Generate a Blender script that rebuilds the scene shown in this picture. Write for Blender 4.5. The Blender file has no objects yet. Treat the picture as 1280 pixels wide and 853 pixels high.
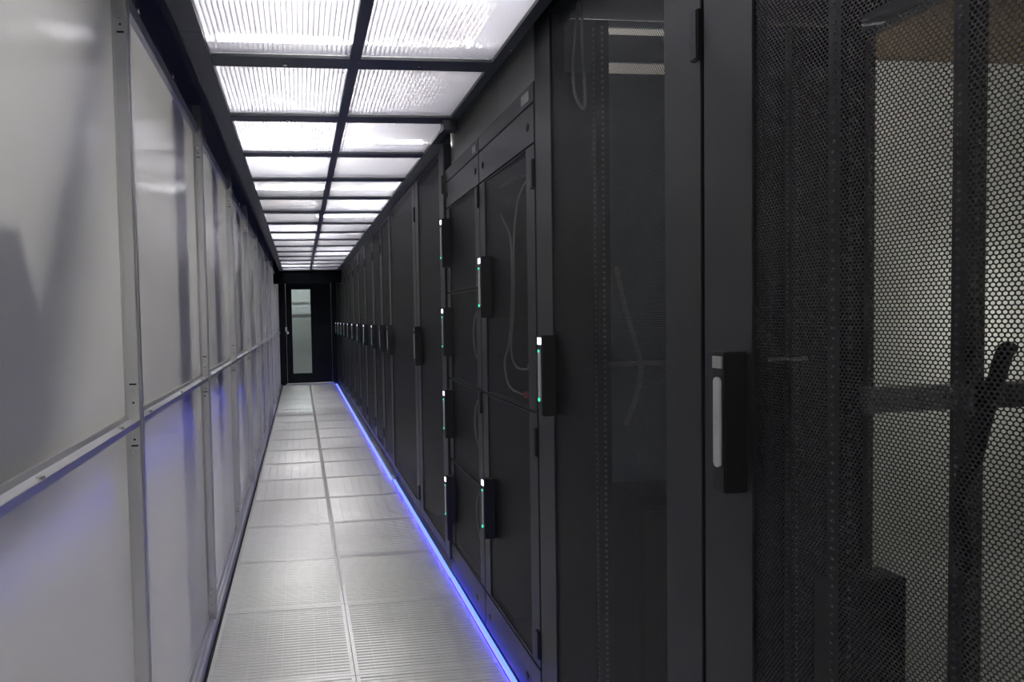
import bpy, bmesh, math, random
from mathutils import Vector, Matrix
random.seed(7)
sc = bpy.context.scene
COL = sc.collection
# ------------------------------------------------------------------ camera
def cam_setup():
    f, cx, cy = 731.57, 453.01, 422.74
    yaw, pit, rol, h = 0.10581, -0.03309, -0.02257, 1.448
    fw = Vector((math.sin(yaw)*math.cos(pit), math.cos(yaw)*math.cos(pit), math.sin(pit)))
    rt = Vector((math.cos(yaw), -math.sin(yaw), 0))
    up = rt.cross(fw)
    c, s = math.cos(rol), math.sin(rol)
    r2 = rt*c + up*s
    u2 = -rt*s + up*c
    cd = bpy.data.cameras.new('camera')
    co = bpy.data.objects.new('camera', cd); COL.objects.link(co)
    M = Matrix((r2, u2, -fw)).transposed().to_4x4()
    M.translation = Vector((0, 0, h))
    co.matrix_world = M
    cd.sensor_fit = 'HORIZONTAL'; cd.sensor_width = 36
    cd.lens = f*36/1280
    cd.shift_x = (640-cx)/1280
    cd.shift_y = -(426.5-cy)/1280
    cd.clip_start = 0.02; cd.clip_end = 100
    sc.camera = co
cam_setup()
# ------------------------------------------------------------------ world, exposure
w = bpy.data.worlds.new('world'); sc.world = w; w.use_nodes = True
w.node_tree.nodes['Background'].inputs[0].default_value = (0.75, 0.78, 0.8, 1)
w.node_tree.nodes['Background'].inputs[1].default_value = 0.25
sc.view_settings.view_transform = 'Standard'
sc.view_settings.look = 'None'
sc.view_settings.exposure = 0.3
sc.view_settings.gamma = 1.0
sc.view_settings.use_curve_mapping = False
sc.cycles.transparent_max_bounces = 24
sc.cycles.max_bounces = 10
sc.cycles.diffuse_bounces = 5
sc.cycles.transmission_bounces = 6
LAMP = 300.0          # emission of the room's lamps
LED = 1.6           # emission of the blue light strip
# ------------------------------------------------------------------ materials
def mat(name):
    m = bpy.data.materials.new(name); m.use_nodes = True
    nt = m.node_tree; nt.nodes.clear()
    out = nt.nodes.new('ShaderNodeOutputMaterial')
    return m, nt, out
def principled(name, col, rough=.5, metal=0., spec=.5, bump=None, var=0., coat=0.):
    m, nt, out = mat(name)
    p = nt.nodes.new('ShaderNodeBsdfPrincipled')
    p.inputs['Base Color'].default_value = (*col, 1)
    p.inputs['Roughness'].default_value = rough
    p.inputs['Metallic'].default_value = metal
    p.inputs['Specular IOR Level'].default_value = spec
    p.inputs['Coat Weight'].default_value = coat
    nt.links.new(p.outputs[0], out.inputs[0])
    if bump or var:
        tc = nt.nodes.new('ShaderNodeTexCoord')
        n = nt.nodes.new('ShaderNodeTexNoise')
        n.inputs['Scale'].default_value = bump[0] if bump else 6
        n.inputs['Detail'].default_value = 4
        nt.links.new(tc.outputs['Object'], n.inputs['Vector'])
        if bump:
            b = nt.nodes.new('ShaderNodeBump'); b.inputs['Strength'].default_value = bump[1]
            b.inputs['Distance'].default_value = .002
            nt.links.new(n.outputs[0], b.inputs['Height']); nt.links.new(b.outputs[0], p.inputs['Normal'])
        if var:
            r = nt.nodes.new('ShaderNodeMapRange')
            r.inputs['To Min'].default_value = max(rough-var, 0); r.inputs['To Max'].default_value = rough+var
            nt.links.new(n.outputs[0], r.inputs[0]); nt.links.new(r.outputs[0], p.inputs['Roughness'])
    return m
def emission(name, col, s):
    m, nt, out = mat(name)
    e = nt.nodes.new('ShaderNodeEmission')
    e.inputs[0].default_value = (*col, 1); e.inputs[1].default_value = s
    nt.links.new(e.outputs[0], out.inputs[0])
    return m
def mesh_mat(name, col, pitch, r, rough=.45):
    """black sheet steel punched with a staggered grid of round holes (y, z of the object)"""
    m, nt, out = mat(name)
    L = nt.links.new
    tc = nt.nodes.new('ShaderNodeTexCoord'); sep = nt.nodes.new('ShaderNodeSeparateXYZ')
    L(tc.outputs['Object'], sep.inputs[0])
    def lattice(off):
        ds = []
        for ax, step in (('Y', pitch), ('Z', pitch*1.732)):
            a = nt.nodes.new('ShaderNodeMath'); a.operation = 'MULTIPLY_ADD'
            a.inputs[1].default_value = 1/step; a.inputs[2].default_value = off
            L(sep.outputs[ax], a.inputs[0])
            fr = nt.nodes.new('ShaderNodeMath'); fr.operation = 'FRACT'; L(a.outputs[0], fr.inputs[0])
            b = nt.nodes.new('ShaderNodeMath'); b.operation = 'MULTIPLY_ADD'
            b.inputs[1].default_value = step; b.inputs[2].default_value = -step/2
            L(fr.outputs[0], b.inputs[0]); 
            sq = nt.nodes.new('ShaderNodeMath'); sq.operation = 'MULTIPLY'; L(b.outputs[0], sq.inputs[0]); L(b.outputs[0], sq.inputs[1])
            ds.append(sq)
        ad = nt.nodes.new('ShaderNodeMath'); ad.operation = 'ADD'; L(ds[0].outputs[0], ad.inputs[0]); L(ds[1].outputs[0], ad.inputs[1])
        return ad
    d0, d1 = lattice(0.0), lattice(0.5)
    mn = nt.nodes.new('ShaderNodeMath'); mn.operation = 'MINIMUM'; L(d0.outputs[0], mn.inputs[0]); L(d1.outputs[0], mn.inputs[1])
    ls = nt.nodes.new('ShaderNodeMath'); ls.operation = 'LESS_THAN'; L(mn.outputs[0], ls.inputs[0]); ls.inputs[1].default_value = (r*pitch)**2
    p = nt.nodes.new('ShaderNodeBsdfPrincipled')
    p.inputs['Base Color'].default_value = (*col, 1); p.inputs['Roughness'].default_value = rough
    t = nt.nodes.new('ShaderNodeBsdfTransparent')
    mx = nt.nodes.new('ShaderNodeMixShader')
    L(ls.outputs[0], mx.inputs[0]); L(p.outputs[0], mx.inputs[1]); L(t.outputs[0], mx.inputs[2])
    L(mx.outputs[0], out.inputs[0])
    return m
def sheet_mat(name, tcol, transp, transl, gloss_rough, dcol=None, ior=1.45, grazing=1.0):
    """plastic glazing: part clear, part frosted, with a glossy skin"""
    m, nt, out = mat(name); L = nt.links.new
    tr = nt.nodes.new('ShaderNodeBsdfTransparent'); tr.inputs[0].default_value = (*tcol, 1)
    tl = nt.nodes.new('ShaderNodeBsdfTranslucent'); tl.inputs[0].default_value = (*(dcol or tcol), 1)
    df = nt.nodes.new('ShaderNodeBsdfDiffuse'); df.inputs[0].default_value = (*(dcol or tcol), 1)
    gl = nt.nodes.new('ShaderNodeBsdfGlossy'); gl.inputs['Roughness'].default_value = gloss_rough
    m1 = nt.nodes.new('ShaderNodeMixShader'); m1.inputs[0].default_value = transl
    L(df.outputs[0], m1.inputs[1]); L(tl.outputs[0], m1.inputs[2])
    m2 = nt.nodes.new('ShaderNodeMixShader'); m2.inputs[0].default_value = transp
    L(m1.outputs[0], m2.inputs[1]); L(tr.outputs[0], m2.inputs[2])
    lw = nt.nodes.new('ShaderNodeLayerWeight'); lw.inputs[0].default_value = .5
    pw = nt.nodes.new('ShaderNodeMath'); pw.operation = 'POWER'; pw.inputs[1].default_value = 5; L(lw.outputs['Facing'], pw.inputs[0])
    f0 = ((ior-1)/(ior+1))**2
    fr = nt.nodes.new('ShaderNodeMath'); fr.operation = 'MULTIPLY_ADD'; fr.inputs[1].default_value = grazing*(1-f0); fr.inputs[2].default_value = f0
    L(pw.outputs[0], fr.inputs[0])
    m3 = nt.nodes.new('ShaderNodeMixShader'); L(fr.outputs[0], m3.inputs[0])
    L(m2.outputs[0], m3.inputs[1]); L(gl.outputs[0], m3.inputs[2]); L(m3.outputs[0], out.inputs[0])
    return m
def floor_mat():
    m, nt, out = mat('brushed_floor_metal'); L = nt.links.new
    tc = nt.nodes.new('ShaderNodeTexCoord'); mp = nt.nodes.new('ShaderNodeMapping')
    mp.inputs['Scale'].default_value = (2.0, 40, 1); L(tc.outputs['Object'], mp.inputs[0])
    n = nt.nodes.new('ShaderNodeTexNoise'); n.inputs['Scale'].default_value = 3; n.inputs['Detail'].default_value = 5
    L(mp.outputs[0], n.inputs['Vector'])
    cr = nt.nodes.new('ShaderNodeMapRange'); cr.inputs['To Min'].default_value = .80; cr.inputs['To Max'].default_value = .90
    L(n.outputs[0], cr.inputs[0])
    p = nt.nodes.new('ShaderNodeBsdfPrincipled')
    cc = nt.nodes.new('ShaderNodeCombineColor')
    L(cr.outputs[0], cc.inputs[0]); L(cr.outputs[0], cc.inputs[1])
    mu = nt.nodes.new('ShaderNodeMath'); mu.operation = 'MULTIPLY'; mu.inputs[1].default_value = .96; L(cr.outputs[0], mu.inputs[0]); L(mu.outputs[0], cc.inputs[2])
    L(cc.outputs[0], p.inputs['Base Color'])
    p.inputs['Metallic'].default_value = .5
    n2 = nt.nodes.new('ShaderNodeTexNoise'); n2.inputs['Scale'].default_value = 5; L(tc.outputs['Object'], n2.inputs['Vector'])
    r2 = nt.nodes.new('ShaderNodeMapRange'); r2.inputs['To Min'].default_value = .26; r2.inputs['To Max'].default_value = .38
    L(n2.outputs[0], r2.inputs[0]); L(r2.outputs[0], p.inputs['Roughness'])
    L(p.outputs[0], out.inputs[0])
    return m
M = {
 'black': principled('black_powder_coat', (.018, .0195, .021), .44, bump=(900, .12)),
 'black_in': principled('black_rack_interior', (.022, .024, .026), .5),
 'soot': principled('matt_black_plastic', (.010, .010, .011), .5),
 'teal': principled('brightened_side_panel', (.15, .185, .20), .38),
 'mesh': mesh_mat('perforated_black_steel', (.016, .017, .018), .0062, .36),
 'rearmesh': mesh_mat('perforated_rear_steel', (.03, .03, .03), .012, .40),
 'alu': principled('brushed_aluminium', (.62, .62, .625), .36, .78, bump=(60, .05), var=.06),
 'alu_dark': principled('dull_aluminium_rail', (.42, .425, .44), .4, .7),
 'screw': principled('zinc_screw', (.7, .7, .7), .25, 1),
 'hole': principled('dark_hole', (.01, .01, .01), .8),
 'beam': principled('dark_grey_beam', (.055, .060, .066), .5),
 'bar': principled('dark_grey_ceiling_bar', (.045, .050, .058), .48),
 'trim_grey': principled('grey_trim_paint', (.17, .175, .18), .4),
 'header': principled('black_header_paint', (.006, .007, .008), .85, spec=.05),
 'filler': principled('grey_blanking_sheet', (.27, .273, .276), .3, spec=.35),
 'ceil': sheet_mat('ribbed_polycarbonate', (.93, .93, .955), .50, .85, .12, (.60, .60, .63), 1.4, .35),
 'web': sheet_mat('polycarbonate_web', (.52, .52, .58), .22, .45, .2, None, 1.4, .2),
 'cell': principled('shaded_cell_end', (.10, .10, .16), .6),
 'wall': sheet_mat('frosted_acrylic', (.95, .95, .935), .02, .5, .19, (.86, .86, .84), 1.5),
 'glass': sheet_mat('door_glass', (.75, .80, .80), .93, .5, .03),
 'floor': floor_mat(),
 'pit': principled('dark_floor_void', (.05, .05, .05), .7),
 'lamp': emission('lamp_glow', (1, .985, .97), LAMP),
 'passage_lamp_added': emission('added_passage_lamp_glow', (1, .98, .93), LAMP*.055),
 'lamp_lobby': emission('lobby_lamp_glow', (.95, 1, 1), LAMP*.35),
 'side_lamp_added': emission('added_side_lamp_glow', (1, .985, .96), LAMP*.32),
 'lamp_body': principled('white_lamp_housing', (.8, .8, .8), .4),
 'hall': principled('off_white_hall_paint', (.70, .69, .67), .7),
 'warm': principled('beige_hall_ceiling', (.56, .53, .50), .8),
 'brown': principled('brown_wall_board', (.20, .15, .09), .6),
 'grey': principled('grey_hall_paint', (.42, .43, .40), .7),
 'duct': principled('warm_tint_duct_paint', (.55, .38, .18), .6),
 'olive': principled('olive_grey_wall', (.50, .51, .465), .75),
 'led': emission('blue_strip_glow', (.22, .22, 9.0), LED),
 'led_core': emission('pale_blue_strip_glow', (.14, .27, 2.0), LED),
 'white_led': emission('white_indicator', (.80, .76, 1.0), 3.0),
 'green_led': emission('green_indicator', (.03, .70, .36), 2.2),
 'dim_led': principled('unlit_indicator', (.55, .55, .55), .4),
 'pill': principled('grey_handle_grip', (.42, .43, .43), .35, .2),
 'label': principled('pale_label', (.30, .30, .29), .6),
 'cable': principled('grey_cable', (.34, .34, .33), .5),
 'red': principled('red_plug', (.45, .03, .03), .5),
 'door': principled('black_door_paint', (.007, .008, .009), .55, spec=.25),
}
# ------------------------------------------------------------------ mesh helpers
class MB:
    def __init__(s): s.bm = bmesh.new()
    def box(s, x0, x1, y0, y1, z0, z1):
        v = [s.bm.verts.new(p) for p in ((x0,y0,z0),(x1,y0,z0),(x1,y1,z0),(x0,y1,z0),(x0,y0,z1),(x1,y0,z1),(x1,y1,z1),(x0,y1,z1))]
        for f in ((3,2,1,0),(4,5,6,7),(0,1,5,4),(1,2,6,5),(2,3,7,6),(3,0,4,7)):
            s.bm.faces.new([v[i] for i in f])
        return s
    def quad(s, *pts):
        s.bm.faces.new([s.bm.verts.new(p) for p in pts]); return s
    def prism(s, prof, axis, a, b):
        """closed profile of (p, q) extruded along axis from a to b"""
        def pt(p, q, t): return {'y': (p, t, q), 'x': (t, p, q), 'z': (p, q, t)}[axis]
        A = [s.bm.verts.new(pt(p, q, a)) for p, q in prof]; B = [s.bm.verts.new(pt(p, q, b)) for p, q in prof]
        n = len(prof)
        for i in range(n): s.bm.faces.new((A[i], A[(i+1) % n], B[(i+1) % n], B[i]))
        s.bm.faces.new(A[::-1]); s.bm.faces.new(B)
        return s
    def cyl(s, c, axis, r, h, n=10):
        prof = [(r*math.cos(2*math.pi*i/n), r*math.sin(2*math.pi*i/n)) for i in range(n)]
        o = {'x': (c[1], c[2], c[0]), 'y': (c[0], c[2], c[1]), 'z': (c[0], c[1], c[2])}[axis]
        return s.prism([(o[0]+p, o[1]+q) for p, q in prof], axis, o[2], o[2]+h)
    def tube(s, pts, r, n=8):
        pts = [Vector(p) for p in pts]
        # smooth the path
        P = []
        for i in range(len(pts)-1):
            p0 = pts[max(i-1, 0)]; p1 = pts[i]; p2 = pts[i+1]; p3 = pts[min(i+2, len(pts)-1)]
            for k in range(5):
                t = k/5
                P.append(.5*((2*p1)+(-p0+p2)*t+(2*p0-5*p1+4*p2-p3)*t*t+(-p0+3*p1-3*p2+p3)*t**3))
        P.append(pts[-1])
        rings = []
        for i, p in enumerate(P):
            d = (P[min(i+1, len(P)-1)]-P[max(i-1, 0)]).normalized()
            u = d.orthogonal().normalized() if not rings else (pu - d*pu.dot(d)).normalized()
            pu = u; v = d.cross(u)
            rings.append([s.bm.verts.new(p+r*(u*math.cos(2*math.pi*k/n)+v*math.sin(2*math.pi*k/n))) for k in range(n)])
        for a, b in zip(rings, rings[1:]):
            for k in range(n): s.bm.faces.new((a[k], a[(k+1) % n], b[(k+1) % n], b[k]))
        s.bm.faces.new(rings[0][::-1]); s.bm.faces.new(rings[-1])
        return s
    def mesh(s, name, m, bevel=0, smooth=False):
        if bevel:
            bmesh.ops.bevel(s.bm, geom=s.bm.edges[:], offset=bevel, segments=2, affect='EDGES', clamp_overlap=True)
        bmesh.ops.recalc_face_normals(s.bm, faces=s.bm.faces[:])
        if smooth:
            for f in s.bm.faces: f.smooth = True
        me = bpy.data.meshes.new(name); s.bm.to_mesh(me); s.bm.free()
        me.materials.append(M[m]); return me
    def build(s, name, m, parent=None, loc=(0, 0, 0), bevel=0, smooth=False):
        return link(name, s.mesh(name, m, bevel, smooth), parent, loc)
def link(name, me, parent=None, loc=(0, 0, 0)):
    o = bpy.data.objects.new(name, me); COL.objects.link(o)
    o.location = loc
    if parent is not None: o.parent = parent
    return o
def empty(name, loc=(0, 0, 0)):
    o = bpy.data.objects.new(name, None); COL.objects.link(o); o.location = loc; o.empty_display_size = .1
    return o
def tag(o, label=None, cat=None, group=None, kind=None):
    if label: o['label'] = label
    if cat: o['category'] = cat
    if group: o['group'] = group
    if kind: o['kind'] = kind
    return o
def struct(name): return tag(empty(name), kind='structure')
def copy_tree(o, parent=None):
    c = o.copy(); COL.objects.link(c)
    if parent is not None: c.parent = parent
    for ch in list(o.children): copy_tree(ch, c)
    return c
YE = 13.1            # the end wall
# ------------------------------------------------------------------ floor: two columns of slotted metal tiles
fl = struct('floor')
def tile_mesh():
    b = MB(); S = .2985; zt = 0.0
    # raised border
    b.box(-S, S, -S, -S+.016, -.03, zt); b.box(-S, S, S-.016, S, -.03, zt)
    b.box(-S, -S+.016, -S+.016, S-.016, -.03, zt); b.box(S-.016, S, -S+.016, S-.016, -.03, zt)
    # rounded transverse bars with narrow slots between
    n = 27; p = (2*S-.032)/n
    for i in range(n):
        y = -S+.016+p*i
        prof = [(y+.0022, -.006), (y+.005, -.0012), (y+p*.5, -.0004), (y+p-.005, -.0012), (y+p-.0022, -.006)]
        for (ya, za), (yb, zb) in zip(prof, prof[1:]):
            b.quad((-S+.016, ya, za), (S-.016, ya, za), (S-.016, yb, zb), (-S+.016, yb, zb))
    # faint lengthwise ribs
    for k in range(1, 8):
        x = -S+.016+(2*S-.032)*k/8
        b.box(x-.0008, x+.0008, -S+.016, S-.016, -.006, -.0012)
    b.quad((-S, -S, -.012), (S, -S, -.012), (S, S, -.012), (-S, S, -.012))
    return b.mesh('floor_tile', 'floor')
tm = tile_mesh()
for r in range(-4, 18):
    for x in (-.112, .488):
        link('floor_tile', tm, fl, (x, 2.324+.6*r+.3, 0))
MB().box(-2.8, 4.9, -3, 17, -.2, -.035).build('slab', 'pit', fl)
MB().box(.80, 4.9, -3, 17, -.035, -.005).build('floor_plate', 'grey', fl)
MB().box(-2.8, -.48, -3, 17, -.035, -.005).build('floor_plate', 'pit', fl)
MB().box(-.47, .80, 13.2, 17, -.035, -.005).build('floor_plate', 'hall', fl)
# ------------------------------------------------------------------ left partition
wl = struct('wall_left')
PX = -.475
def upper(y0): return MB().box(PX-.006, PX, y0, y0+1.2, 1.19, 2.40)
up_me = MB().box(PX-.006, PX, 0, 1.2, 1.19, 2.40).mesh('wall_panel', 'wall')
lo_me = MB().box(PX-.006, PX, 0, 1.2, .03, 1.17).mesh('wall_panel', 'wall')
def post_mesh():
    b = MB()
    b.box(PX, -.437, 0, .045, .0, 2.46)
    b.box(-.437, -.4335, .014, .031, .03, 2.4)
    b.box(PX+.004, PX+.009, -.003, 0, .03, 2.4)
    return b.mesh('wall_post', 'alu', bevel=.0015)
po_me = post_mesh()
sc_me = MB().cyl((0, 0, 0), 'y', .006, -.004).mesh('screw', 'screw')
ho_me = MB().box(-.009, .009, -.0012, .001, -.0022, .0022).mesh('slot', 'hole')
hd_me = MB().cyl((0, 0, 0), 'y', .003, -.0012, 8).mesh('slot', 'hole')
sz_me = MB().cyl((0, 0, 0), 'z', .008, .005, 10).mesh('screw', 'screw')
sx_me = MB().cyl((0, 0, 0), 'x', .008, .006, 10).mesh('screw', 'screw')
rail_me = MB().prism([(PX, 1.172), (-.437, 1.172), (-.437, 1.188), (-.440, 1.188), (-.440, 1.182), (PX+.012, 1.190), (PX+.006, 1.200), (PX, 1.200)], 'y', 0, 1.155).mesh('mid_rail', 'alu')
top_me = MB().prism([(PX, 2.335), (PX+.018, 2.335), (PX+.030, 2.350), (PX+.030, 2.368), (PX+.018, 2.385), (PX, 2.385)], 'y', 0, 1.155).mesh('top_rail', 'alu_dark')
bot_me = MB().prism([(PX-.004, 0), (-.424, 0), (-.424, .012), (-.432, .020), (-.446, .020), (-.449, .026), (-.462, .026), (-.466, .05), (PX-.004, .05)], 'y', 0, 1.198).mesh('bottom_rail', 'alu')
for i in range(-3, 10):
    y = 1.63+1.2*i
    if y > YE-.05: break
    d = 1.2
    p = link('wall_post', po_me, wl, (0, y, 0))
    if i >= 0:
        for z in (2.26, 1.262, 1.10, .15, .09): link('screw', sc_me, p, (-.455, 0, z))
        for z in (2.24, 1.235, 1.135, .17): link('slot', hd_me, p, (-.452, 0, z))
        for z in (2.22, 1.285, 1.118): link('slot', ho_me, p, (-.452, 0, z))
    link('wall_panel', up_me, wl, (0, y+.02, 0)); link('wall_panel', lo_me, wl, (0, y+.02, 0))
    r = link('mid_rail', rail_me, wl, (0, y+.045, 0)); t = link('top_rail', top_me, wl, (0, y+.045, 0))
    link('bottom_rail', bot_me, wl, (0, y, 0))
    for k in (.12, .58, 1.04):
        link('screw', sz_me, r, (-.452, k, 1.184)); link('screw', sx_me, t, (PX+.029, k, 2.36))
MB().box(PX-.02, PX, -2, YE, 2.385, 2.60).build('head_strip', 'alu_dark', wl)
# dark edge beam under the ceiling, in 1.2 m lengths
bm_me = MB().prism([(-.362, 2.380), (-.289, 2.380), (-.289, 2.46), (-.294, 2.46), (-.294, 2.385), (-.357, 2.385), (-.357, 2.60), (-.362, 2.60)], 'y', .0015, 1.1985).mesh('beam_length', 'beam')
cl = struct('ceiling')
for i in range(-3, 10): link('beam_length', bm_me, cl, (0, 1.955+1.2*i, 0))
MB().box(PX-.02, -.357, -2, YE, 2.595, 2.61).build('cover_plate', 'beam', cl)
# ------------------------------------------------------------------ ceiling: bars and ribbed panels
def web_panel(x0, x1):
    b = MB(); y0, y1 = .043, .555
    z0, z1 = 2.3965, 2.4125
    b.quad((x0, y0, z0), (x1, y0, z0), (x1, y1, z0), (x0, y1, z0))
    b.quad((x0, y0, z1), (x1, y0, z1), (x1, y1, z1), (x0, y1, z1))
    n = int((x1-x0)/.0165)
    for i in range(n+1):
        x = x0+(x1-x0)*i/n
        nf = len(b.bm.faces)
        b.box(x-.0014, x+.0014, y0, y1, z0+.0003, z1-.0003)
        b.bm.faces.ensure_lookup_table()
        for f in b.bm.faces[nf:]: f.material_index = 1
        if i < n:
            xe = x0+(x1-x0)*(i+1)/n
            b.quad((x+.003, y1, z0+.002), (xe-.003, y1, z0+.002), (xe-.003, y1, z1-.002), (x+.003, y1, z1-.002))
            b.bm.faces.ensure_lookup_table(); b.bm.faces[-1].material_index = 2
    me = b.mesh('ceiling_panel', 'ceil'); me.materials.append(M['web']); me.materials.append(M['cell']); return me
XC, XL, XR = .223, -.2885, .735
pl, pr = web_panel(XL, XC-.018), web_panel(XC+.018, XR)
def bar_mesh(x0, x1):
    b = MB()
    b.box(x0, x1, -.042, .042, 2.385, 2.395); b.box(x0, x1, -.012, .012, 2.395, 2.45)
    return b.mesh('crossbar', 'bar')
blm, brm = bar_mesh(XL, XC-.02), bar_mesh(XC+.02, XR)
wing = MB().cyl((0, 0, 2.385), 'z', .008, -.006, 8).mesh('screw', 'screw')
for n in range(-3, 17):
    y = 1.576+.6*n
    a = link('crossbar', blm, cl, (0, y, 0)); c = link('crossbar', brm, cl, (0, y, 0))
    link('screw', wing, a, (-.03, .01, 0)); link('screw', wing, c, (.47, .01, 0))
    if n < 16:
        link('ceiling_panel', pl, cl, (0, y, 0)); link('ceiling_panel', pr, cl, (0, y, 0))
MB().box(XC-.02, XC+.02, -.3, 11.2, 2.383, 2.45).build('centre_bar', 'bar', cl)
MB().prism([(XR-.003, 2.383), (.772, 2.383), (.772, 2.39), (XR+.005, 2.39), (XR+.005, 2.56), (.838, 2.56), (.838, 2.57), (XR-.003, 2.57)], 'y', -.3, 3.14).build('edge_angle', 'bar', cl)  # tall leg and top plate added unseen to keep light off the filler
MB().prism([(XR-.003, 2.383), (.835, 2.383), (.835, 2.39), (XR+.005, 2.39), (XR+.005, 2.44), (XR-.003, 2.44)], 'y', 3.14, 11.2).build('edge_angle', 'trim_grey', cl)
MB().box(.70, .772, 2.745, 2.80, 2.335, 2.383).build('bar_bracket', 'bar', cl)
for yy in (2.02, 2.06): link('screw', wing, cl, (.765, yy, 0))
for yy in (3.55, 4.35, 5.9, 6.7): link('screw', wing, cl, (.77, yy, 0))
MB().box(.797, .839, 3.136, 3.146, 2.24, 2.386).build('light_stop_plate', 'bar', cl)  # reads as the next rack's dark side, also stops lamp light
MB().box(.735, .839, 3.136, 3.146, 2.388, 2.62).build('light_stop_plate', 'bar', cl)  # unseen plate added to stop lamp light leaking onto the filler
# ------------------------------------------------------------------ blanking wall above the low racks and the dark end
wr = struct('wall_right')
MB().box(.840, .852, 1.93, 2.383, 2.19, 2.60).build('filler_panel', 'filler', wr)
MB().box(.840, .852, 2.386, 3.145, 2.19, 2.60).build('filler_panel', 'filler', wr)
hd = struct('wall_end')
MB().box(-.474, .84, 11.2, 11.22, 2.14, 2.62).build('header_panel', 'header', hd)
MB().box(-.474, .84, 11.22, YE, 2.42, 2.45).build('soffit', 'door', hd)
MB().box(-.474, -.335, YE, YE+.1, 0, 2.42).build('wall_panel', 'door', hd)
MB().box(.745, .90, YE, YE+.1, 0, 2.42).build('wall_panel', 'door', hd)
MB().box(-.335, .745, YE, YE+.1, 2.30, 2.42).build('wall_panel', 'door', hd)
MB().box(-2.8, -.474, YE, YE+.1, 0, 3.6).build('wall_panel', 'hall', hd)
MB().box(-.474, 4.9, YE, YE+.1, 2.42, 3.6).build('wall_panel', 'hall', hd)
MB().box(.9, 4.9, YE, YE+.1, 0, 2.42).build('wall_panel', 'hall', hd)
dr = struct('door_1')
b = MB(); y0, y1 = YE+.005, YE+.055
b.box(-.30, -.172, y0, y1, .045, 2.27); b.box(.246, .70, y0, y1, .045, 2.27)
b.box(-.172, .246, y0, y1, .045, .258); b.box(-.172, .246, y0, y1, 2.128, 2.27)
b.build('door_leaf', 'door', dr, bevel=.002)
b = MB(); b.box(-.335, -.305, YE, YE+.08, 0, 2.30).box(.705, .745, YE, YE+.08, 0, 2.30).box(-.305, .705, YE, YE+.08, 2.275, 2.30)
b.build('door_frame', 'door', dr)
MB().box(-.172, .246, YE+.025, YE+.033, .258, 2.128).build('pane', 'glass', dr)
MB().box(-.335, .745, YE-.05, YE, .0, .035).build('threshold', 'alu', dr)
MB().box(-.325, -.285, YE-.012, YE+.004, 1.20, 1.30).build('lock_plate', 'alu', dr)
MB().box(-.29, -.25, YE-.03, YE+.004, 1.14, 1.20).build('door_handle', 'screw', dr, bevel=.006)
# lobby seen through the pane
ws = struct('wall_lobby')
MB().box(-1.2, 1.6, 15.5, 15.6, 0, 3.2).build('wall_panel', 'hall', ws)
MB().box(-1.2, 1.6, 15.44, 15.5, 1.60, 1.80).build('duct_cover', 'lamp_body', ws)
MB().box(-1.2, 1.6, 15.45, 15.5, 1.90, 1.93).build('pipe', 'grey', ws)
# ------------------------------------------------------------------ hall shell around the aisle
hs = struct('wall_hall')
MB().box(-2.9, -2.8, -3, 17, 0, 3.6).build('side_wall', 'hall', hs)
MB().box(4.9, 5.0, -3, 17, 0, 3.6).build('side_wall', 'grey', hs)
MB().box(2.05, 4.9, 3.0, 3.1, -.005, 2.83).build('cross_wall', 'olive', hs)
MB().box(2.05, 4.9, 2.98, 3.1, 2.83, 3.6).build('board', 'brown', hs)
MB().box(-2.9, 5.0, -3.1, -3, 0, 3.6).build('rear_wall', 'grey', hs)
MB().box(-2.9, 5.0, 16.9, 17, 0, 3.6).build('rear_wall', 'hall', hs)
hc = struct('ceiling_hall')
MB().box(-2.9, 5.0, -3.1, 17, 3.6, 3.7).build('hall_ceiling', 'warm', hc)
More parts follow.
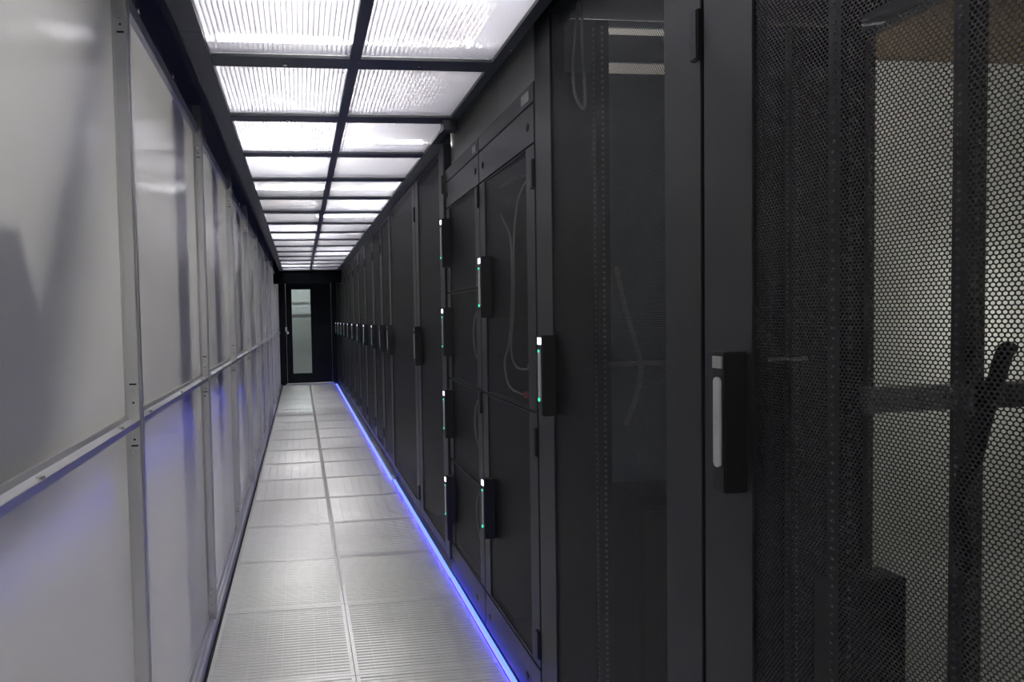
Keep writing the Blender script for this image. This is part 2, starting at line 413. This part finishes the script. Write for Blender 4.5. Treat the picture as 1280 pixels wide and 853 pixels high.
# ------------------------------------------------------------------ lamps
def make_lamp(glow='lamp'):
    t = empty('ceiling_lamp')
    MB().box(-.34, .34, -.018, .018, .075, .095).build('housing', 'lamp_body', t, bevel=.004)
    MB().cyl((-.33, 0, .035), 'x', .026, .66, 14).build('tube', glow, t, smooth=False)
    for x in (-.345, .325): MB().box(x, x+.02, -.03, .03, .0, .095).build('end_cap', 'lamp_body', t)
    return t
lamp0 = make_lamp(); lampd = make_lamp('passage_lamp_added'); lampl = make_lamp('lamp_lobby'); lamps_ = make_lamp('side_lamp_added')
lamps = [((-.06, 3.15), 'white batten lamp glowing through the second ribbed panel of the left column', 0),
 ((1.24, 3.10), 'white batten lamp above the low racks, past the right edge of the ribbed ceiling', 0),
 ((.74, 4.90), 'white batten lamp glowing through the fourth ribbed panel of the right column', 0),
 ((-.02, 6.55), 'white batten lamp glowing through the sixth ribbed panel of the left column', 0),
 ((.60, 8.40), 'white batten lamp glowing through the eighth ribbed panel of the right column', 0),
 ((-.06, 10.3), 'white batten lamp above the left ceiling column near the dark header', 0),
 ((.62, 12.0), 'white batten lamp above the right ceiling column beyond the dark header', 0),
 ((.30, 1.35), 'unseen white batten lamp added above the near end of the aisle, over the viewer', 0),  # this lamp and the next are added out of view to light the foreground
 ((.10, -.6), 'unseen white batten lamp added above the aisle behind the viewer', 0),
 ((-1.35, .6), 'hall batten lamp added outside the frosted wall beside the nearest panel', -.5),  # side lamps added low outside the wall to brighten the frosted panels
 ((-1.35, 2.8), 'hall batten lamp added outside the frosted wall between the second and third posts', -.5),
 ((-1.35, 5.0), 'hall batten lamp added outside the frosted wall beside the fourth panel', -.5),
 ((-1.35, 7.2), 'hall batten lamp added outside the frosted wall halfway along the aisle', -.5),
 ((-1.35, 9.4), 'hall batten lamp added outside the frosted wall three quarters along the aisle', -.5),
 ((-1.35, 11.6), 'hall batten lamp added outside the frosted wall near the dark end', -.5),
 ((3.95, 2.5), 'low-hung batten lamp added out of view in the passage behind the nearest racks', -1.5),  # made-up lamp, hung low to light the cross wall behind the racks
 ((3.0, 7.0), 'batten lamp added out of view in the passage behind the far racks', 0),  # second added passage lamp, hidden behind the far racks
 ((.1, 14.6), 'batten lamp in the lobby beyond the glazed door', 0)]
for i, ((x, y), lab, dz) in enumerate(lamps):
    dim = 'passage' in lab
    t = lampl if 'lobby' in lab else (lamps_ if i == 9 else copy_tree(lamps_)) if lab.startswith('hall') else (lampd if i == 15 else copy_tree(lampd)) if dim else (lamp0 if i == 0 else copy_tree(lamp0))
    t.location = (x, y, 2.86+dz)
    top = 3.6 if y < YE else 3.2
    for hx in (-.28, .28): MB().box(hx-.004, hx+.004, -.004, .004, .095, top-2.86-dz).build('hanger', 'lamp_body', t)
    tag(t, lab, 'lamp', 'batten lamps above the panels')
o = MB().box(.62, 1.10, -1.0, 3.3, 2.95, 3.15).build('warm_tint_duct', 'duct', bevel=.01)  # made-up duct, placed to warm the tone of the panels below
tag(o, 'beige overhead duct added to tint the nearest ribbed panels of the right column', 'duct')
# ------------------------------------------------------------------ dark props behind the frosted wall
def prop(name, x0, x1, prof, label, cat):
    o = MB().prism(prof, 'x', x0, x1).build(name, 'beam')
    tag(o, label, cat); return o
prop('leaning_strut', -.56, -.53, [(.93, 1.19), (1.17, 1.19), (1.70, 2.36), (1.53, 2.36)], 'dark leaning strut showing through the nearest frosted panel', 'strut')
prop('equipment_crate', -.525, -.489, [(.55, 1.19), (1.0, 1.19), (1.17, 1.38), (1.06, 1.62), (.55, 1.60)], 'dark slanted crate showing through the nearest frosted panel low at the frame edge', 'crate')
pillars = [(2.40, 2.62, 'second'), (3.42, 3.62, 'third'), (4.75, 5.0, 'fourth'), (6.0, 6.2, 'fifth'), (7.3, 7.6, 'sixth'), (8.6, 8.8, 'seventh'), (10.2, 10.5, 'ninth')]
for a, c, nm in pillars:
    o = MB().box(-.53, -.489, a, c, -.005, 2.9).build('steel_column', 'beam', bevel=.004)
    tag(o, 'dark steel column standing behind the %s frosted panel from the front' % nm, 'column', 'columns behind the frosted wall')
# ------------------------------------------------------------------ blue light strips along the rack foot
def strip(y0, y1, x, label):
    t = empty('light_strip', (x, y0, 0)); L = y1-y0
    MB().box(0, .020, 0, L, 0, .007).build('strip_channel', 'alu_dark', t)
    MB().box(.001, .013, .002, L-.002, .007, .014).build('diffuser', 'led_core', t)
    MB().box(-.006, 0, .002, L-.002, .001, .012).build('glow_edge', 'led', t)
    tag(t, label, 'light strip', 'blue light strips on the floor')
strip(.3, 3.12, .797, 'glowing blue light strip on the floor below the low racks and nearest tall racks')
strip(3.13, 5.10, .795, 'glowing blue light strip on the floor below the pair of wide tall racks')
strip(5.11, 13.0, .775, 'glowing blue light strip on the floor along the far rack row up to the door')
# ------------------------------------------------------------------ racks
def handle_parts(door, y_gap, zc, lit, side_off=.11):
    """swing handle on the door's far edge, local coordinates with x=0 the door face"""
    y1 = y_gap-side_off; y0 = y1-.033; z0, z1 = zc-.13, zc+.13
    h = MB().box(-.046, .002, y0, y1, z0, z1).build('handle', 'soot', door, bevel=.003)
    n = 10; zt, zb = z1-.055, z1-.205; r = .0085; yc = (y0+y1)/2
    prof = [(yc+r*math.cos(math.pi*i/n), zt+r*math.sin(math.pi*i/n)) for i in range(n+1)] + [(yc-r*math.cos(math.pi*i/n), zb-r*math.sin(math.pi*i/n)) for i in range(n+1)]
    MB().prism(prof, 'x', -.050, -.045).build('handle_grip', 'pill', door, smooth=False)
    MB().box(-.0495, -.045, yc-.011, yc+.011, z1-.030, z1-.008).build('indicator_light', 'white_led' if lit else 'label', door)
    if lit:
        MB().cyl((-.0515, yc, zb-.003), 'x', .0062, .003, 10).build('status_light', 'green_led', door)
        if lit == 2: MB().cyl((-.0515, yc, zt+.004), 'x', .0045, .003, 10).build('status_light', 'green_led', door)
def make_door(rack, W, z0, z1, ml, mr, mt, mb_, hz, lit, hinges, hoff=.11, y0=0.0):
    d = empty('door'); d.parent = rack
    g = .003; a, c = y0+g, y0+W-g
    z0 += g; z1 -= g
    b = MB()
    b.box(-.002, .028, a, a+mr, z0, z1).box(-.002, .028, c-ml, c, z0, z1)
    b.box(-.002, .028, a+mr, c-ml, z1-mt, z1).box(-.002, .028, a+mr, c-ml, z0, z0+mb_)
    b.build('door_frame', 'black', d, bevel=.0015)
    MB().quad((.004, a+mr, z0+mb_), (.004, c-ml, z0+mb_), (.004, c-ml, z1-mt), (.004, a+mr, z1-mt)).build('mesh_panel', 'mesh', d)
    if hz is not None: handle_parts(d, y0+W, hz, lit, hoff)
    for z in hinges:
        MB().box(-.012, .004, a-.002, a+.022, z-.05, z+.05).build('hinge', 'soot', d, bevel=.003)
    return d
def make_rack(name, X, Y0, Y1, H, z_foot=.05, depth=1.2, sides=(True, True), rear='closed'):
    t = empty(name, (X, Y0, 0)); W = Y1-Y0
    e = .002
    b = MB()
    for x0, x1 in ((.032, .09), (depth-.06, depth)):
        b.box(x0, x1, e, .035, z_foot, H); b.box(x0, x1, W-.035, W-e, z_foot, H)
    b.box(.032, .09, .035, W-.035, z_foot, z_foot+.05); b.box(.032, .09, .035, W-.035, H-.04, H)
    b.box(depth-.06, depth, .035, W-.035, z_foot, z_foot+.05); b.box(depth-.06, depth, .035, W-.035, H-.06, H)
    b.build('frame', 'black', t)
    MB().box(.09, depth-.06, .004, W-.004, z_foot, z_foot+.02).build('bottom_panel', 'black_in', t)
    MB().box(.04, depth-.01, e, W-e, H, H+.012).build('roof_panel', 'black_in', t)
    MB().box(.06, depth-.1, .02, W-.02, 0, z_foot).build('plinth', 'soot', t)
    if sides[0]: MB().box(.09, depth-.06, .006, .016, z_foot+.02, H).build('side_panel', 'black_in', t)
    if sides[1]: MB().box(.09, depth-.06, W-.016, W-.006, z_foot+.02, H).build('side_panel', 'black_in', t)
    if rear == 'closed':
        MB().box(depth-.02, depth-.01, .035, W-.035, z_foot+.05, H-.06).build('back_panel', 'black_in', t)
    return t
# --- the two low racks with shared fascia height
XF = .81
def fascia(rack, W, latches, low):
    b = MB()
    b.box(-.002, .03, .003, W-.003, 2.175, 2.243)
    b.build('top_lip', 'black', rack, bevel=.002)
    MB().box(-.002, .03, .003, W-.003, 2.038, 2.171).build('top_fascia', 'black', rack, bevel=.0015)
    MB().box(-.002, .03, .003, W-.003, .035, .196).build('foot_fascia', 'black', rack, bevel=.0015)
    for y in latches:
        MB().cyl((-.005, y, 2.103), 'x', .014, .004, 14).build('latch', 'soot', rack)
        MB().cyl((-.007, y, 2.103), 'x', .007, .003, 10).build('latch_core', 'black', rack)
    for y in low:
        MB().cyl((-.005, y, .105), 'x', .013, .004, 14).build('latch', 'soot', rack)
YA, YB, YC = 1.935, 2.553, 3.148
r1 = make_rack('server_rack', XF, YA, YB, 2.235, sides=(True, True))
make_door(r1, YB-YA, 1.107, 2.035, .075, .075, .006, .006, 1.57, 2, (1.93,), .11)
make_door(r1, YB-YA, .20, 1.107, .075, .075, .006, .010, .62, 2, (1.005, .288), .11)
fascia(r1, YB-YA, (.06, YB-YA-.055), (.13, YB-YA-.06))
MB().box(-.004, 0, .04, .11, 2.19, 2.225).build('label_plate', 'label', r1)
tag(r1, 'low black rack split into two half-height perforated doors, grey cable behind the upper one', 'rack', 'low colocation racks')
r2 = make_rack('server_rack', XF, YB, YC, 2.235)
zs = (2.035, 1.577, 1.112, .668, .20)
for i in range(4):
    z1, z0 = zs[i], zs[i+1]
    make_door(r2, YC-YB, z0, z1, .07, .065, .006, .006, z0+.255+.01*(i == 0), 2 if i in (1, 2, 3) else 1, ((z1-.055),) if i != 2 else (z1-.055,), .045)
fascia(r2, YC-YB, (.055, YC-YB-.03), (.13, YC-YB-.03))
MB().box(-.004, 0, .04, .09, 2.19, 2.222).build('label_plate', 'label', r2)
tag(r2, 'low black rack split into four quarter-height perforated doors, each with its own handle', 'rack', 'low colocation racks')
# --- the two nearest tall racks, open to each other inside
r3 = make_rack('server_rack', XF, 1.102, 1.932, 2.45, sides=(False, False), rear='open')
make_door(r3, .83, .06, 2.44, .125, .118, .04, .08, 1.252, 2, (2.0, .5), .108)
b = MB()
b.box(.20, .52, .812, .822, .07, 2.262).box(.09, .20, .812, .822, 2.262, 2.44).box(.09, 1.14, .812, .822, 2.30, 2.392).box(.50, 1.14, .812, .822, 2.262, 2.44)
b.box(.09, 1.14, .812, .822, 2.418, 2.44)
b.build('side_panel', 'teal', r3)  # middle of the panel in a lighter tone, standing in for light inside
MB().box(.09, .199, .812, .822, .07, 2.262).build('side_panel', 'black_in', r3)
MB().box(.521, 1.14, .812, .822, .07, 2.262).build('side_panel', 'black_in', r3)
tag(r3, 'tall black rack with full-height perforated door beside the half-door rack, lit white indicator', 'rack', 'nearest tall racks')
r4 = make_rack('server_rack', XF, .268, 1.100, 2.45, sides=(True, False), rear='open')
make_door(r4, .832, .06, 2.44, .127, .118, .04, .08, 1.242, 0, (2.0, .5), .083)
tag(r4, 'nearest tall black rack with unlit handle, pale wall visible through its perforated door', 'rack', 'nearest tall racks')
mk = MB()
for k in range(9): mk.box(-.0506, -.0500, .7305+.001*(k % 2), .7345, 1.218+.0042*k+.004*(k > 4), 1.2205+.0042*k+.004*(k > 4))
tag(mk.build('printed_marks', 'alu_dark', [c for c in r4.children if c.name.startswith('door')][0]), kind='stuff')
def rails(rack, W, xs, ys, dots):
    for x, y in zip(xs, ys):
        u = MB().box(x, x+.045, y-.014, y+.014, .08, 2.42).build('mounting_rail', 'black', rack)
        if dots:
            d = MB()
            for k in range(116):
                z = .12+k*.0198
                d.box(x+.018, x+.026, y-.0155, y-.0135, z-.004, z+.004)
                d.box(x-.0012, x+.0005, y-.003, y+.005, z-.004, z+.004)
            tag(d.build('rail_holes', 'label', u), kind='stuff')
rails(r3, .83, (.19, .90), (.79, .79), True)
rails(r4, .83, (.27, .556), (.815, .815), True)
# shelf line, equipment and the cross rail inside the near racks
MB().box(.225, .95, .760, .806, 1.268, 1.280).build('shelf', 'alu_dark', r3)
o = MB().box(.316, .555, .785, .826, 1.235, 1.283).build('depth_rail', 'alu_dark', r4)
dd = MB()
for k in range(14): dd.cyl((.33+.016*k, .7845, 1.262), 'y', .0025, -.001, 6)
tag(dd.build('rail_holes', 'hole', o), kind='stuff')
MB().box(.602, .74, .785, .826, 1.235, 1.283).build('depth_rail', 'soot', r4)
eq = empty('power_unit', (XF+.235, 1.72, .07))
MB().box(0, .20, 0, .16, 0, .80).build('casing', 'soot', eq, bevel=.003)
MB().box(.02, .18, -.003, 0, .05, .75).build('front_plate', 'black_in', eq)
tag(eq, 'black upright power unit standing inside the tall rack with the lit indicator', 'power unit')
eq = empty('battery_unit', (XF+.32, 1.12, .07))
MB().box(0, .165, 0, .06, 0, .79).build('casing', 'soot', eq, bevel=.003)
MB().box(.02, .145, -.003, 0, .05, .74).build('front_plate', 'black_in', eq)
tag(eq, 'black box standing inside the nearest rack against the pale background', 'battery unit')
# rear door frames of the near racks
for rk, W in ((r3, .83), (r4, .83)):
    b = MB(); x0, x1 = 1.20, 1.225
    b.box(x0, x1, .003, .05, .06, 2.44).box(x0, x1, W-.05, W-.003, .06, 2.44)  .box(x0, x1, .05, W-.05, 2.42, 2.44).box(x0, x1, .05, W-.05, .06, .14)
    d = b.build('rear_door_frame', 'brown' if False else 'black', rk)
# --- the wide pair
r5 = make_rack('server_rack', .80, 3.152, 3.948, 2.375)
make_door(r5, .796, .09, 2.372, .10, .10, .03, .06, 1.257, 0, (2.17, .25), .10)
tag(r5, 'tall dark rack directly beyond the quarter-door rack, with an unlit handle', 'rack', 'tall dark racks with unlit handles')
r6 = make_rack('server_rack', .80, 3.952, 5.155, 2.375)
make_door(r6, 1.203, .09, 2.372, .10, .10, .03, .06, 1.257, 0, (2.15, .23), .10)
MB().box(.022, .03, 1.12, 1.203, .02, .09).build('foot_cover', 'black', r6)
tag(r6, 'extra wide tall dark rack with unlit handle, far corner jutting past the far row', 'rack', 'tall dark racks with unlit handles')
# --- the far row
edges = [5.16, 5.76, 6.40, 7.2, 8.0, 8.8, 9.6, 10.4, 11.2, 12.0, 12.8]
ordn = ['first', 'second', 'third', 'fourth', 'fifth', 'sixth', 'seventh', 'eighth', 'ninth', 'tenth']
def far_rack(y0, y1, lit):
    r = make_rack('server_rack', .815, y0+.001, y1-.001, 2.375)
    make_door(r, y1-y0-.002, .09, 2.372, .07, .07, .03, .05, 1.25, lit, (2.13, .30), .10)
    return r
proto = None
for i in range(10):
    a, c = edges[i], edges[i+1]
    if i < 3: r = far_rack(a, c, 0 if i == 0 else 1)
    if i == 3: proto = far_rack(a, c, 1); r = proto
    if i > 3: r = copy_tree(proto); r.location = (.815, a+.001, 0)
    n = ['unlit handle', 'lit handle'][i > 0]
    tag(r, 'tall black rack with %s, %s of the far row from its wide neighbour' % (n, ordn[i]), 'rack', 'far row of tall racks')
MB().box(.82, .86, 12.802, 13.095, 0, 2.42).build('end_filler', 'beam', wr)
# ------------------------------------------------------------------ cables inside the racks
def cable(pts, r, label, plug=None, group=None, m='cable'):
    t = MB().tube(pts, r).build('cable', m, smooth=True)
    tag(t, label, 'cable', group)
    if plug: MB().box(-.012, .012, -.02, .02, -.012, .012).build('plug', 'red', t, plug)
X9 = .895
cable([(X9, 2.20, 1.99), (X9, 2.40, 2.015), (X9, 2.538, 2.008), (X9, 2.545, 1.965), (X9, 2.52, 1.893), (X9, 2.408, 1.774), (X9, 2.400, 1.56), (X9, 2.44, 1.336), (X9, 2.50, 1.24), (X9, 2.44, 1.14), (X9, 2.24, 1.125)], .0045,
      'longer grey cable looping behind the upper half door, reaching its left edge', (X9, 2.23, 1.13), 'grey cables in the half-door rack')
cable([(X9+.012, 2.19, 2.0), (X9+.012, 2.30, 1.96), (X9+.012, 2.36, 1.90), (X9+.012, 2.40, 1.76), (X9+.012, 2.412, 1.5), (X9+.012, 2.45, 1.30), (X9+.012, 2.38, 1.227), (X9+.012, 2.23, 1.235)], .0045,
      'shorter grey cable hanging straight behind the upper half door', (X9+.012, 2.22, 1.24), 'grey cables in the half-door rack')
for j, (z, nm) in enumerate(((1.35, 'upper middle'), (.90, 'lower middle'), (.42, 'bottom'))):
    pts = [(X9, 2.86+.10*math.cos(a), z+.13*math.sin(a)) for a in [k*math.pi/5 for k in range(2, 13)]]
    cable(pts, .004, 'dark coiled cable behind the %s quarter door' % nm, None, 'coiled cables in the quarter-door rack', 'label')
cable([(1.055, 1.86, 1.60), (1.052, 1.80, 1.46), (1.07, 1.78, 1.36), (1.085, 1.77, 1.275), (1.075, 1.78, 1.18), (1.05, 1.80, 1.08)], .007, 'grey cable sagging over the shelf in the tall rack with lit indicator', None, 'cables in the nearest tall racks')
cable([(.872, 1.74, 2.40), (.862, 1.74, 2.30), (.855, 1.745, 2.2), (.865, 1.75, 2.12), (.895, 1.75, 2.09), (.885, 1.74, 2.25), (.872, 1.72, 2.38)], .005, 'dark loop of cable near the top of the tall rack with lit indicator', None, 'cables in the nearest tall racks', 'label')
cable([(XF+.62, 1.04, 1.36), (XF+.60, 1.035, 1.345), (XF+.575, 1.03, 1.29), (XF+.55, 1.03, 1.22), (XF+.535, 1.035, 1.14), (XF+.52, 1.05, 1.06), (XF+.54, 1.06, .98), (XF+.55, 1.06, .9)], .014, 'thick black cable hanging over the perforated rail in the nearest rack', None, 'cables in the nearest tall racks', 'soot')
